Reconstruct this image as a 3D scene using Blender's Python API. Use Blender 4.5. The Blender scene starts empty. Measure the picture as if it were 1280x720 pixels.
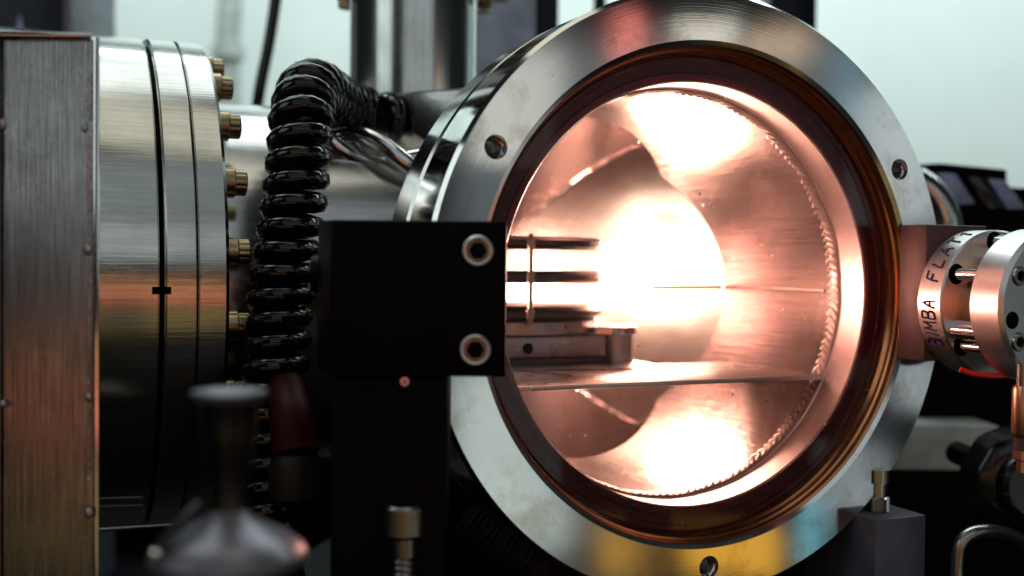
import bpy, bmesh, math, random
from mathutils import Vector, Matrix
random.seed(4)
PI = math.pi
U = 0.1                      # one drawing unit = 10 cm (the radius of the window flange)
H0 = 2.4                     # height of the lens above the bench, in units
S = bpy.context.scene
COL = S.collection

# ------------------------------------------------------------------ camera
F = 1360.7                   # focal length in photograph pixels (1280 wide)
RX = Vector((0.9999448, 0.0002568, 0.0105075))      # camera right, forward, up in the world
RY = Vector((0.0, 0.9997015, -0.0244308))
RZ = Vector((-0.0105106, 0.0244295, 0.9996463))
cam = bpy.data.objects.new('camera', bpy.data.cameras.new('camera'))
COL.objects.link(cam)
m = Matrix.Identity(4)
for i, v in enumerate((RX, RZ, -RY)):
    for j in range(3):
        m[j][i] = v[j]
cam.matrix_world = Matrix.Translation((0, 0, H0 * U)) @ m
cam.data.sensor_width = 36
cam.data.lens = 36 * F / 1280
cam.data.clip_start = 0.01
cam.data.clip_end = 50
cam.data.dof.use_dof = True
cam.data.dof.focus_distance = 0.36
cam.data.dof.aperture_fstop = 7.0
S.camera = cam

# ------------------------------------------------------------------ world, lamps, exposure
wd = bpy.data.worlds.new('World'); S.world = wd; wd.use_nodes = True
bgn = wd.node_tree.nodes['Background']
bgn.inputs[0].default_value = (0.80, 0.92, 1.0, 1); bgn.inputs[1].default_value = 0.015


def lamp(name, loc, target, sx, sy, rad, color):
    """rectangular lamp; rad = radiance of its surface; loc/target in units with the lens at the origin"""
    l = bpy.data.lights.new(name, 'AREA'); l.shape = 'RECTANGLE'
    l.size = sx * U; l.size_y = sy * U
    l.energy = rad * PI * sx * sy * U * U
    l.color = color
    o = bpy.data.objects.new(name, l); COL.objects.link(o)
    p = Vector(loc) + Vector((0, 0, H0)); t = Vector(target) + Vector((0, 0, H0))
    o.location = p * U
    o.rotation_euler = (t - p).to_track_quat('-Z', 'Y').to_euler()
    return o


FC = (0.66, 3.58, -0.1)
lamp('ceiling_lamp', (-1.0, 7.2, 9.0), (0, 5.5, 0), 14, 4.0, 2.1, (0.92, 1.0, 0.97))
lamp('near_overhead_fill', (-1.5, 2.9, 8.5), (-1.0, 4.0, 0), 9, 3.2, 0.95, (1.0, 0.96, 0.80))  # added overhead fill, brightens the drum's upper band
lamp('high_front_fill', (0.6, -2.2, 6.2), (-1.0, 3.5, 0.1), 9, 4.2, 0.34, (0.84, 0.95, 1.0))  # added front fill, lifts the reflections on drum and flanges
lamp('wall_wash_fill', (2.0, 11.0, 10.0), (2, 17, 1.5), 26, 3, 9.6, (0.85, 1.0, 0.97))  # added wash light to brighten the back wall
lamp('window_lamp', (-7.5, -1.5, 4.5), (-1, 4, 0), 5, 5, 1.3, (0.88, 1.0, 0.98))
lamp('grey_reflection_fill', (8.6, -1.4, 0.6), FC, 6.5, 4.0, 0.15, (0.80, 0.93, 1.0))  # added grey panel light, base reflection of the flange face
lamp('upper_reflection_fill', (5.05, -1.45, 1.45), FC, 0.85, 1.1, 0.62, (1.0, 0.97, 0.86))  # added panel, gives the flange its warm grey upper left reflection
lamp('side_reflection_fill', (7.72, 1.05, 1.05), FC, 0.75, 1.3, 0.55, (0.90, 1.0, 1.0))  # added panel for a pale reflection at the flange's right
lamp('low_reflection_fill', (5.0, -1.45, -1.85), FC, 1.1, 1.7, 0.75, (0.88, 1.0, 0.95))  # added panel, mirrored as the pale lower left patch of the flange
lamp('low_side_reflection_fill', (7.35, 0.82, -2.05), FC, 0.55, 0.7, 0.50, (0.85, 0.95, 1.0))  # added panel, mirrored low on the flange's right side
lamp('small_side_reflection_fill', (7.9, 1.2, -1.15), FC, 0.35, 0.45, 0.65, (0.88, 0.97, 1.0))  # added small panel for one pale spot in the flange reflection
lamp('yellow_reflection_fill', (4.62, 1.20, -2.12), FC, 0.72, 0.42, 0.95, (1.0, 0.50, 0.05))  # added coloured light, the yellow patch reflected in the flange
lamp('small_yellow_reflection_fill', (4.02, 0.62, -2.12), FC, 0.22, 0.46, 0.95, (1.0, 0.50, 0.05))  # added narrow companion, splits the yellow reflection in two
lamp('teal_reflection_fill', (5.05, 1.62, -2.0), FC, 0.14, 0.6, 0.9, (0.25, 0.75, 0.9))  # added strip, mirrored as a teal streak in the flange face
lamp('blue_reflection_fill', (5.25, 1.75, 1.35), FC, 0.16, 0.7, 0.35, (0.15, 0.55, 0.75))  # added strip, makes the dim blue reflection on the upper flange
lamp('red_reflection_fill', (4.0, 0.65, 1.62), FC, 0.22, 0.40, 1.3, (1.0, 0.25, 0.20))  # added light standing in for a red room colour in the reflection
lamp('pale_reflection_fill', (4.45, 1.02, 1.68), FC, 0.46, 0.22, 1.1, (1.0, 0.92, 0.78))  # added light, makes a pale patch in the flange's top reflection
lamp('tan_reflection_fill', (4.85, 1.42, 1.62), FC, 0.45, 0.24, 0.8, (1.0, 0.66, 0.40))  # added light, tan part of the same top reflection
lamp('warm_reflection_fill', (-0.6, -2.6, -0.55), (-1.0, 3, -0.1), 9.5, 0.7, 0.95, (1.0, 0.30, 0.16))  # added strip behind the lens, reddish reflections on drum and housing
lamp('olive_reflection_fill', (-0.6, -2.6, -1.85), (-1.0, 3, -0.1), 9.5, 1.3, 0.22, (1.0, 0.72, 0.25))  # added strip, olive band reflected low on the drum
lamp('amber_reflection_fill', (-0.6, -2.6, 0.10), (-1.0, 3, -0.1), 9.5, 0.14, 1.6, (1.0, 0.55, 0.20))  # added thin strip, golden reflection on housing and drum

lamp('front_fill', (1.5, -4.0, 3.0), (-1.0, 3.5, 0.1), 9, 2.8, 0.50, (0.88, 0.97, 1.0))  # added front panel light, brightens what the metal reflects

vs = S.view_settings
vs.view_transform = 'Standard'; vs.look = 'None'; vs.exposure = 0; vs.gamma = 1
S.cycles.use_denoising = True
S.cycles.max_bounces = 10; S.cycles.glossy_bounces = 6; S.cycles.diffuse_bounces = 3
S.cycles.transparent_max_bounces = 16; S.cycles.transmission_bounces = 6
S.cycles.sample_clamp_indirect = 6
S.cycles.volume_step_rate = 4.0
S.cycles.volume_max_steps = 64

# ------------------------------------------------------------------ materials
MATS = {}


class NT:
    def __init__(self, name):
        self.m = bpy.data.materials.new(name); self.m.use_nodes = True
        self.t = self.m.node_tree; self.t.nodes.clear()
        self.out = self.n('ShaderNodeOutputMaterial')
        MATS[name] = self.m

    def n(self, kind, **kw):
        x = self.t.nodes.new(kind)
        for k, v in kw.items():
            setattr(x, k, v)
        return x

    def l(self, a, b):
        self.t.links.new(a, b)

    def ramp(self, src, *stops):
        r = self.n('ShaderNodeValToRGB')
        e = r.color_ramp.elements
        while len(e) < len(stops):
            e.new(0.5)
        for el, (p, c) in zip(e, stops):
            el.position = p
            el.color = (c, c, c, 1) if not isinstance(c, tuple) else (*c, 1)
        self.l(src, r.inputs[0])
        return r.outputs[0]

    def noise(self, scale, vec=None, detail=4, rough=0.55):
        x = self.n('ShaderNodeTexNoise')
        x.inputs['Scale'].default_value = scale; x.inputs['Detail'].default_value = detail
        x.inputs['Roughness'].default_value = rough
        if vec is not None:
            self.l(vec, x.inputs['Vector'])
        return x.outputs['Fac']

    def coords(self, scale=(1, 1, 1), which='Object'):
        tc = self.n('ShaderNodeTexCoord'); mp = self.n('ShaderNodeMapping')
        mp.inputs['Scale'].default_value = scale
        self.l(tc.outputs[which], mp.inputs[0])
        return mp.outputs[0]


def principled(k, col=(0.5, 0.5, 0.5), metal=0.0, rough=0.5, spec=0.5, coat=0.0):
    p = k.n('ShaderNodeBsdfPrincipled')
    p.inputs['Base Color'].default_value = (*col, 1)
    p.inputs['Metallic'].default_value = metal; p.inputs['Roughness'].default_value = rough
    p.inputs['Specular IOR Level'].default_value = spec; p.inputs['Coat Weight'].default_value = coat
    k.l(p.outputs[0], k.out.inputs[0])
    return p


def metal(name, col, rough, streak=(1, 1, 1), sc=40, amount=0.25, bump=0.15, blot=0.3, dark=0.75):
    """worn metal: streaks along one direction, blotches in colour and gloss, fine relief"""
    k = NT(name); p = principled(k, col, 1.0, rough)
    st = k.noise(sc, k.coords(streak), 6, 0.65)
    bl = k.noise(22, k.coords(), 5, 0.6)
    mix = k.n('ShaderNodeMix', data_type='RGBA', blend_type='MULTIPLY'); mix.inputs[0].default_value = 1
    a = k.ramp(st, (0.3, 1 - amount), (0.7, 1.0)); b = k.ramp(bl, (0.35, dark), (0.6, 1.0))
    k.l(a, mix.inputs[6]); k.l(b, mix.inputs[7])
    mx = k.n('ShaderNodeMix', data_type='RGBA', blend_type='MULTIPLY'); mx.inputs[0].default_value = 1
    mx.inputs[6].default_value = (*col, 1); k.l(mix.outputs[2], mx.inputs[7]); k.l(mx.outputs[2], p.inputs['Base Color'])
    r = k.ramp(bl, (0.3, min(1, rough * (1 + blot))), (0.7, rough * (1 - blot))); k.l(r, p.inputs['Roughness'])
    bp = k.n('ShaderNodeBump'); bp.inputs['Strength'].default_value = bump; bp.inputs['Distance'].default_value = 0.0004
    k.l(st, bp.inputs['Height']); k.l(bp.outputs[0], p.inputs['Normal'])
    return p


def plain(name, col, rough, mtl=0.0, spec=0.5, sc=60, var=0.35, bump=0.1, coat=0.0):
    k = NT(name); p = principled(k, col, mtl, rough, spec, coat)
    nz = k.noise(sc, k.coords(), 5, 0.6)
    c = k.ramp(nz, (0.3, tuple(x * (1 - var) for x in col)), (0.7, tuple(min(1, x * (1 + var * 0.5)) for x in col)))
    k.l(c, p.inputs['Base Color'])
    k.l(k.ramp(nz, (0.3, min(1, rough * 1.25)), (0.7, rough * 0.8)), p.inputs['Roughness'])
    bp = k.n('ShaderNodeBump'); bp.inputs['Strength'].default_value = bump; bp.inputs['Distance'].default_value = 0.0003
    k.l(nz, bp.inputs['Height']); k.l(bp.outputs[0], p.inputs['Normal'])
    return p


metal('rim_steel', (0.66, 0.67, 0.66), 0.16, (1, 1, 1), 60, 0.12, 0.05, 0.35, 0.85)
metal('port_steel', (0.62, 0.63, 0.60), 0.17, (3, 90, 90), 9, 0.22, 0.12, 0.3, 0.82)
metal('arm_steel', (0.68, 0.69, 0.68), 0.20, (3, 60, 60), 10, 0.15, 0.10, 0.3, 0.85)
metal('column_steel', (0.66, 0.68, 0.66), 0.17, (90, 90, 3), 9, 0.20, 0.12, 0.3, 0.8)
metal('box_steel', (0.60, 0.57, 0.57), 0.25, (240, 240, 3.5), 9, 0.75, 0.6, 0.3, 0.6)
metal('weld_steel', (0.64, 0.58, 0.56), 0.42, (1, 1, 1), 90, 0.3, 0.3, 0.3, 0.6)
metal('bright_steel', (0.72, 0.72, 0.72), 0.14, (1, 1, 1), 70, 0.10, 0.05, 0.3, 0.85)
metal('plate_steel', (0.50, 0.47, 0.46), 0.32, (1, 1, 1), 50, 0.25, 0.15, 0.3, 0.75)
metal('shelf_steel', (0.72, 0.70, 0.69), 0.30, (2, 60, 60), 12, 0.2, 0.15, 0.3, 0.8)
metal('electrode_steel', (0.11, 0.085, 0.085), 0.38, (40, 40, 2), 20, 0.35, 0.15, 0.3, 0.7)
metal('bolt_brass', (0.42, 0.335, 0.20), 0.30, (1, 1, 1), 120, 0.3, 0.2, 0.3, 0.65)
metal('cylinder_aluminium', (0.80, 0.79, 0.78), 0.34, (1, 1, 1), 120, 0.12, 0.12, 0.2, 0.88)
metal('fitting_copper', (0.78, 0.42, 0.28), 0.32, (1, 1, 1), 90, 0.2, 0.1, 0.3, 0.75)
metal('gasket_copper', (0.92, 0.38, 0.17), 0.20, (1, 1, 1), 90, 0.2, 0.05, 0.3, 0.75)
metal('screw_steel', (0.50, 0.48, 0.45), 0.28, (1, 1, 1), 120, 0.3, 0.15, 0.3, 0.7)
metal('collar_steel', (0.76, 0.70, 0.69), 0.46, (1, 60, 1), 30, 0.12, 0.15, 0.2, 0.88)
metal('chamber_steel', (0.70, 0.655, 0.645), 0.16, (60, 2, 60), 12, 0.26, 0.34, 0.45, 0.72)
metal('satin_white', (0.80, 0.81, 0.83), 0.42, (1, 1, 1), 90, 0.1, 0.1, 0.2, 0.85)
metal('dark_steel', (0.09, 0.085, 0.10), 0.18, (1, 1, 1), 60, 0.2, 0.1, 0.2, 0.8)
plain('satin_steel', (0.17, 0.17, 0.20), 0.38, 0.6, 0.4)
p_ = MATS['chamber_steel'].node_tree.nodes
for q_ in p_:
    if q_.type == 'BSDF_PRINCIPLED':
        q_.inputs['Anisotropic'].default_value = 0.55
        tg = p_.new('ShaderNodeTangent'); tg.direction_type = 'RADIAL'; tg.axis = 'Y'
        MATS['chamber_steel'].node_tree.links.new(tg.outputs[0], q_.inputs['Tangent'])
        break
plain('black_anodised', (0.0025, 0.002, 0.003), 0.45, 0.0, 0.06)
plain('slate_anodised', (0.085, 0.088, 0.125), 0.38, 0.0, 0.5)
plain('glow_brown_anodised', (0.10, 0.045, 0.045), 0.45, 0.0, 0.5, 90, 0.25)  # red chamber glow put into the mounting block's colour; fitting neck shares it
plain('black_rubber', (0.004, 0.004, 0.0045), 0.10, 0.0, 0.45, 40, 0.3, 0.02)
plain('black_gloss', (0.008, 0.008, 0.010), 0.18, 0.0, 0.5)
plain('black_void', (0.0015, 0.0015, 0.002), 0.75, 0.0, 0.05)
plain('gasket_rubber', (0.065, 0.010, 0.014), 0.34, 0.0, 0.25, 120, 0.4, 0.05)  # burgundy is the chamber glow, put into the rubber's base colour
plain('wall_paint', (0.74, 0.80, 0.79), 0.7, 0.0, 0.3, 6, 0.05, 0.05)
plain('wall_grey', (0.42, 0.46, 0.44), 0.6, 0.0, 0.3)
plain('bench_black', (0.004, 0.004, 0.005), 0.5, 0.0, 0.1)
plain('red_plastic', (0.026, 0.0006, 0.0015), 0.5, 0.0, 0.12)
plain('orange_plastic', (0.90, 0.035, 0.02), 0.3, 0.0, 0.5)
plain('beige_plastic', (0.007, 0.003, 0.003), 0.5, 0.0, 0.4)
plain('grey_paint', (0.30, 0.33, 0.42), 0.5, 0.0, 0.4)
plain('pale_paint', (0.74, 0.78, 0.74), 0.5, 0.0, 0.4)
plain('lavender_film', (0.32, 0.36, 0.58), 0.35, 0.0, 0.5)
plain('navy_paint', (0.006, 0.007, 0.016), 0.35, 0.0, 0.25)
plain('marker_ink', (0.02, 0.018, 0.09), 0.5, 0.0, 0.3)
plain('brown_braid', (0.010, 0.003, 0.0025), 0.7, 0.0, 0.4)
plain('violet_lens', (0.25, 0.12, 0.45), 0.2, 0.0, 0.6)


def flange_mat():
    # lathe-turned face: rings around the axis, stains and scratches
    k = NT('face_steel'); p = principled(k, (0.64, 0.65, 0.64), 1.0, 0.2)
    tc = k.n('ShaderNodeTexCoord'); sp = k.n('ShaderNodeSeparateXYZ'); k.l(tc.outputs['Object'], sp.inputs[0])
    cb = k.n('ShaderNodeCombineXYZ'); k.l(sp.outputs[0], cb.inputs[0]); k.l(sp.outputs[2], cb.inputs[1])
    ln = k.n('ShaderNodeVectorMath', operation='LENGTH'); k.l(cb.outputs[0], ln.inputs[0])
    rings = k.noise(2600, None, 3); k_r = k.t.nodes[-1]
    k_r.noise_dimensions = '1D'; k.l(ln.outputs['Value'], k_r.inputs['W'])
    bl = k.noise(34, k.coords(), 6, 0.65)
    sm = k.noise(260, k.coords((1, 1, 3)), 4, 0.7)
    big = k.noise(14, k.coords(), 3, 0.5)
    mx = k.n('ShaderNodeMix', data_type='RGBA', blend_type='MULTIPLY'); mx.inputs[0].default_value = 1
    k.l(k.ramp(bl, (0.30, (0.44, 0.40, 0.34)), (0.47, (0.68, 0.69, 0.68))), mx.inputs[6])
    k.l(k.ramp(sm, (0.24, 0.45), (0.36, 1.0)), mx.inputs[7])
    k.l(mx.outputs[2], p.inputs['Base Color'])
    k.l(k.ramp(big, (0.35, 0.06), (0.65, 0.15)), p.inputs['Roughness'])
    bp = k.n('ShaderNodeBump'); bp.inputs['Strength'].default_value = 0.025; bp.inputs['Distance'].default_value = 0.0002
    k.l(rings, bp.inputs['Height']); k.l(bp.outputs[0], p.inputs['Normal'])


flange_mat()


def glass_mat():
    k = NT('window_glass')
    tr = k.n('ShaderNodeBsdfTransparent'); tr.inputs[0].default_value = (0.98, 0.96, 0.96, 1)
    gl = k.n('ShaderNodeBsdfGlossy'); gl.inputs['Roughness'].default_value = 0.03
    fr = k.n('ShaderNodeFresnel'); fr.inputs[0].default_value = 1.25
    mx = k.n('ShaderNodeMixShader'); k.l(fr.outputs[0], mx.inputs[0]); k.l(tr.outputs[0], mx.inputs[1]); k.l(gl.outputs[0], mx.inputs[2])
    vo = k.n('ShaderNodeTexVoronoi'); vo.inputs['Scale'].default_value = 210
    k.l(k.coords((1, 1, 1)), vo.inputs['Vector'])
    rare = k.n('ShaderNodeSeparateColor'); k.l(vo.outputs['Color'], rare.inputs[0])
    small = k.n('ShaderNodeMath', operation='MULTIPLY')
    k.l(k.ramp(vo.outputs['Distance'], (0.05, 1.0), (0.16, 0.0)), small.inputs[0])
    k.l(k.ramp(rare.outputs[0], (0.90, 0.0), (0.91, 0.85)), small.inputs[1])
    hz = k.n('ShaderNodeMath', operation='MULTIPLY_ADD')
    k.l(k.ramp(k.noise(20, k.coords(), 6, 0.7), (0.50, 0.0), (0.8, 0.02)), hz.inputs[0]); hz.inputs[1].default_value = 1
    k.l(small.outputs[0], hz.inputs[2])
    df = k.n('ShaderNodeBsdfRefraction'); df.inputs[0].default_value = (1, 0.97, 0.96, 1); df.inputs['Roughness'].default_value = 0.7; df.inputs['IOR'].default_value = 1.08
    m2 = k.n('ShaderNodeMixShader'); k.l(hz.outputs[0], m2.inputs[0]); k.l(mx.outputs[0], m2.inputs[1]); k.l(df.outputs[0], m2.inputs[2])
    k.l(m2.outputs[0], k.out.inputs[0])


glass_mat()


def plasma_mat():
    k = NT('plasma_glow')
    tc = k.n('ShaderNodeTexCoord'); sp = k.n('ShaderNodeVectorMath', operation='LENGTH')
    k.l(tc.outputs['Object'], sp.inputs[0])
    mr = k.n('ShaderNodeMapRange', interpolation_type='SMOOTHERSTEP')
    mr.inputs['From Min'].default_value = 1.0 * U; mr.inputs['From Max'].default_value = 0.1 * U
    mr.inputs['To Min'].default_value = 0; mr.inputs['To Max'].default_value = 6.0
    k.l(sp.outputs['Value'], mr.inputs['Value'])
    pw = k.n('ShaderNodeMath', operation='POWER'); pw.inputs[1].default_value = 3.0; k.l(mr.outputs[0], pw.inputs[0])
    nz = k.noise(26, k.coords((1, 1.4, 1.8)), 3)
    mu = k.n('ShaderNodeMath', operation='MULTIPLY'); k.l(pw.outputs[0], mu.inputs[0])
    k.l(k.ramp(nz, (0.36, 0.08), (0.62, 1.0)), mu.inputs[1])
    em = k.n('ShaderNodeEmission'); em.inputs[0].default_value = (1.0, 0.66, 0.46, 1)
    k.l(mu.outputs[0], em.inputs['Strength'])
    k.l(em.outputs[0], k.out.inputs['Volume'])


plasma_mat()


# ------------------------------------------------------------------ mesh helpers (units; scaled to metres when linked)
class MB:
    def __init__(self):
        self.v = []; self.f = []

    def add(self, verts, faces):
        o = len(self.v); self.v += [tuple(x) for x in verts]
        self.f += [tuple(i + o for i in fc) for fc in faces]; return self

    def grid(self, rows, cu=False, cv=False):
        nr, nc = len(rows), len(rows[0]); fs = []
        for i in range(nr if cu else nr - 1):
            for j in range(nc if cv else nc - 1):
                a, b = i, (i + 1) % nr; c, d = j, (j + 1) % nc
                fs.append((a * nc + c, a * nc + d, b * nc + d, b * nc + c))
        return self.add([p for r in rows for p in r], fs)

    def lathe(self, prof, axis='Y', c=(0, 0, 0), seg=96, closed=False, wob=None):
        """prof: list of (radius, position along axis)"""
        c = Vector(c); rows = []
        for i in range(seg):
            t = 2 * PI * i / seg; row = []
            for q, (r, a) in enumerate(prof):
                if wob:
                    r = r * wob(t, q)
                x, y = r * math.cos(t), r * math.sin(t)
                row.append(c + (Vector((x, a, y)) if axis == 'Y' else Vector((a, x, y)) if axis == 'X' else Vector((x, y, a))))
            rows.append(row)
        self.grid(rows, True, closed)
        return self

    def tube(self, pts, r, seg=10, caps=True):
        pts = [Vector(p) for p in pts]; n = len(pts); rows = []
        up = Vector((0.13, 0.31, 0.94)); prev = None
        for i, p in enumerate(pts):
            d = (pts[min(i + 1, n - 1)] - pts[max(i - 1, 0)]).normalized()
            a = (prev if prev is not None else up)
            a = (a - d * a.dot(d)).normalized(); prev = a; b = d.cross(a)
            rr = r(i / (n - 1)) if callable(r) else r
            rows.append([p + (a * math.cos(2 * PI * j / seg) + b * math.sin(2 * PI * j / seg)) * rr for j in range(seg)])
        base = len(self.v)
        self.grid(rows, False, True)
        if caps:
            self.f.append(tuple(base + j for j in range(seg)))
            self.f.append(tuple(base + (n - 1) * seg + j for j in reversed(range(seg))))
        return self

    def box(self, x0, x1, y0, y1, z0, z1, bev=0.0, seg=2):
        bm = bmesh.new(); bmesh.ops.create_cube(bm, size=1)
        for v in bm.verts:
            v.co = Vector((x0 + (v.co.x + .5) * (x1 - x0), y0 + (v.co.y + .5) * (y1 - y0), z0 + (v.co.z + .5) * (z1 - z0)))
        if bev:
            bmesh.ops.bevel(bm, geom=bm.edges[:], offset=bev, segments=seg, affect='EDGES', profile=0.5)
        bm.verts.index_update()
        self.add([v.co[:] for v in bm.verts], [[v.index for v in f.verts] for f in bm.faces]); bm.free(); return self

    def prism(self, poly, y0, y1, bev=0.0):
        """poly in (x, z), extruded from y0 to y1"""
        bm = bmesh.new()
        vs_ = [bm.verts.new((x, y0, z)) for x, z in poly]; f = bm.faces.new(vs_)
        r = bmesh.ops.extrude_face_region(bm, geom=[f])
        for g in r['geom']:
            if isinstance(g, bmesh.types.BMVert):
                g.co.y = y1
        bmesh.ops.recalc_face_normals(bm, faces=bm.faces[:])
        if bev:
            bmesh.ops.bevel(bm, geom=bm.edges[:], offset=bev, segments=2, affect='EDGES', profile=0.5)
        bm.verts.index_update()
        self.add([v.co[:] for v in bm.verts], [[v.index for v in f.verts] for f in bm.faces]); bm.free(); return self

    def mesh(self, name, angle=35):
        me = bpy.data.meshes.new(name)
        me.from_pydata([(x * U, y * U, z * U) for x, y, z in self.v], [], self.f)
        bm = bmesh.new(); bm.from_mesh(me); bmesh.ops.remove_doubles(bm, verts=bm.verts[:], dist=1e-7)
        bmesh.ops.recalc_face_normals(bm, faces=bm.faces[:]); bm.to_mesh(me); bm.free()
        me.polygons.foreach_set('use_smooth', [True] * len(me.polygons))
        me.set_sharp_from_angle(angle=math.radians(angle)); me.update()
        return me

    def build(self, name, mat, parent=None, angle=35, label=None):
        me = self.mesh(name, angle); me.materials.append(MATS[mat])
        return link(name, me, parent, label)


def link(name, me, parent=None, label=None):
    o = bpy.data.objects.new(name, me); COL.objects.link(o)
    if parent is not None:
        o.parent = parent
    if label:
        o['label'] = label
    return o


def tag(o, label=None, cat=None, group=None, kind=None):
    for k, v in (('label', label), ('category', cat), ('group', group), ('kind', kind)):
        if v:
            o[k] = v
    return o


def W(p):
    """point with the lens at the origin -> world point, metres"""
    return (Vector(p) + Vector((0, 0, H0))) * U


def at(px, py, dep):
    """where the point seen at (px, py) of the photograph stands if it is dep units away; in units, lens at the origin"""
    return RX * ((px - 640) / F * dep) + RY * dep + RZ * (-(py - 360) / F * dep)


def thing(name, label, cat, loc=(0, 0, 0), rz=0.0, group=None):
    o = bpy.data.objects.new(name, None); COL.objects.link(o); o.empty_display_size = 0.02
    o.location = W(loc); o.rotation_euler = (0, 0, rz)
    return tag(o, label, cat, group)


YAW = math.radians(23.28)
FLC = Vector((0.6617, 3.5798, -0.1067))       # centre of the flange face
CU = Vector((math.cos(YAW), math.sin(YAW), 0)); CD = Vector((-math.sin(YAW), math.cos(YAW), 0))


def ch(u, d, w):
    """chamber coordinates (right, deep, up) -> units, lens at the origin"""
    return FLC + CU * u + CD * d + Vector((0, 0, w))


# ------------------------------------------------------------------ setting
wall = MB().box(-22, 26, 17, 17.5, -2.4, 12).build('wall', 'wall_paint'); wall.location = W((0, 0, 0)); tag(wall, 'pale blue white room wall far behind the vacuum chamber', None, kind='structure')
bench = MB().box(-9, 11, 1.2, 16.8, -0.3, 0.0, 0.03).build('bench', 'bench_black'); tag(bench, 'black bench top under the vacuum chamber', None, kind='structure')

t = thing('equipment_cabinet', 'low black equipment cabinet standing far behind the chamber', 'cabinet', (1, 9.0, -H0))
MB().box(-9, 9, 0, 1.5, 0, 2.75, 0.03).build('cabinet_body', 'black_void', t)
for i in range(6):
    MB().box(-8.9 + i * 3, -6.1 + i * 3, -0.03, -0.002, 0.1, 2.65, 0.01).build('panel', 'black_anodised', t)

# ------------------------------------------------------------------ the vacuum chamber: a six-way cross, window in front
R, RO, DC = 0.70, 0.75, 1.66
cham = thing('vacuum_chamber', 'steel vacuum chamber with round front flange and glowing window', 'vacuum chamber', ch(0, 0, 0), YAW)


def boolean_holes(o, cutters):
    for c in cutters:
        md = o.modifiers.new('cut', 'BOOLEAN'); md.object = c; md.operation = 'DIFFERENCE'; md.solver = 'EXACT'
    dg = bpy.context.evaluated_depsgraph_get(); dg.update()
    me = bpy.data.meshes.new_from_object(o.evaluated_get(dg), depsgraph=dg)
    o.modifiers.clear(); o.data = me
    for c in cutters:
        bpy.data.objects.remove(c)
    me.polygons.foreach_set('use_smooth', [True] * len(me.polygons)); me.set_sharp_from_angle(angle=math.radians(25))


ff = MB().lathe([(0.835, 0.0), (0.988, 0.0), (1.0, 0.012), (1.0, 0.225), (0.992, 0.235), (0.835, 0.235), (0.835, 0.16), (0.82, 0.16), (0.82, 0.008)], seg=256, closed=True).build('front_flange', 'face_steel', cham)
HOLES = [(0.898 * math.cos(math.radians(a)), 0.898 * math.sin(math.radians(a))) for a in (30, 150, 270)]
cut = []
for hx, hz in HOLES:
    c = MB().lathe([(0.0, -0.05), (0.0375, -0.05), (0.0375, 0.16), (0.0, 0.19)], c=(hx, 0, hz), seg=40).build('cutter', 'face_steel', cham)
    cut.append(c)
bpy.context.view_layer.update()
boolean_holes(ff, cut)
hm = None
for hx, hz in HOLES:
    if hm is None:
        b = MB(); rows = []
        n = 26 * 10
        b.tube([(0.0375 * math.cos(2 * PI * i / 26), 0.012 + 0.0135 * i / 26, 0.0375 * math.sin(2 * PI * i / 26)) for i in range(n)], 0.0060, 6)
        b.lathe([(0.0, 0.154), (0.037, 0.152)], seg=24)
        hm = b.mesh('thread'); hm.materials.append(MATS['bright_steel'])
    o = link('thread', hm, ff); o.location = (hx * U, 0, hz * U)

MB().lathe([(0.97, 0.232), (0.97, 0.258)], seg=160).build('seal_ring', 'black_void', cham)
MB().lathe([(0.75, 0.255), (0.99, 0.255), (1.0, 0.265), (1.0, 0.418), (0.99, 0.43), (0.75, 0.43)], seg=200).build('rear_flange', 'rim_steel', cham)
MB().lathe([(0.8195, 0.010), (0.814, 0.016), (0.8125, 0.034), (0.806, 0.039), (0.803, 0.060), (0.798, 0.066), (0.796, 0.0865), (0.8195, 0.0865)], seg=200, closed=True).build('copper_gasket', 'gasket_copper', cham)
MB().lathe([(0.722, 0.094), (0.724, 0.088), (0.742, 0.0865), (0.745, 0.092), (0.772, 0.092), (0.776, 0.0865), (0.795, 0.0865), (0.795, 0.11), (0.722, 0.11)], seg=200, closed=True).build('window_gasket', 'gasket_rubber', cham)
pane = MB().lathe([(0.0, 0.066), (0.789, 0.066), (0.793, 0.070), (0.793, 0.079), (0.789, 0.083), (0.0, 0.083)], seg=128).build('window_pane', 'window_glass', cham, label='clear round window pane with dust specks')
MB().lathe([(0.7215, 0.096), (0.7175, 0.094), (0.7145, 0.099), (0.7145, 0.118), (0.7215, 0.118)], seg=200, closed=True).build('window_lip', 'bright_steel', cham)
MB().lathe([(0.713, 0.10), (0.713, 0.218), (0.708, 0.224)], seg=160).build('window_collar', 'collar_steel', cham)

# weld bead round the tube: overlapping chevron ripples
b = MB(); rows = []
NR = 160; PER = 6
for i in range(NR * PER):
    th = 2 * PI * i / (NR * PER); row = []
    for j in range(11):
        s = j / 10 * 2 - 1
        ph = (i / PER + 0.9 * abs(s) + 0.12 * math.sin(th * 23) + 0.08 * math.sin(th * 41 + 1)) % 1.0
        hgt = 0.0035 * math.sqrt(max(0, 1 - s * s)) + 0.0085 * (1 - abs(s) ** 3) * (0.75 + 0.3 * math.sin(th * 31 + 2) * math.sin(th * 11)) * (ph if ph < 0.85 else (1 - ph) / 0.15 * 0.85)
        rr = 0.7055 - hgt
        row.append((rr * math.cos(th), 0.257 + s * 0.034 + 0.002 * math.sin(th * 17), rr * math.sin(th)))
    rows.append(row)
b.grid(rows, True, False).build('weld_bead', 'weld_steel', cham, angle=60)


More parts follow.
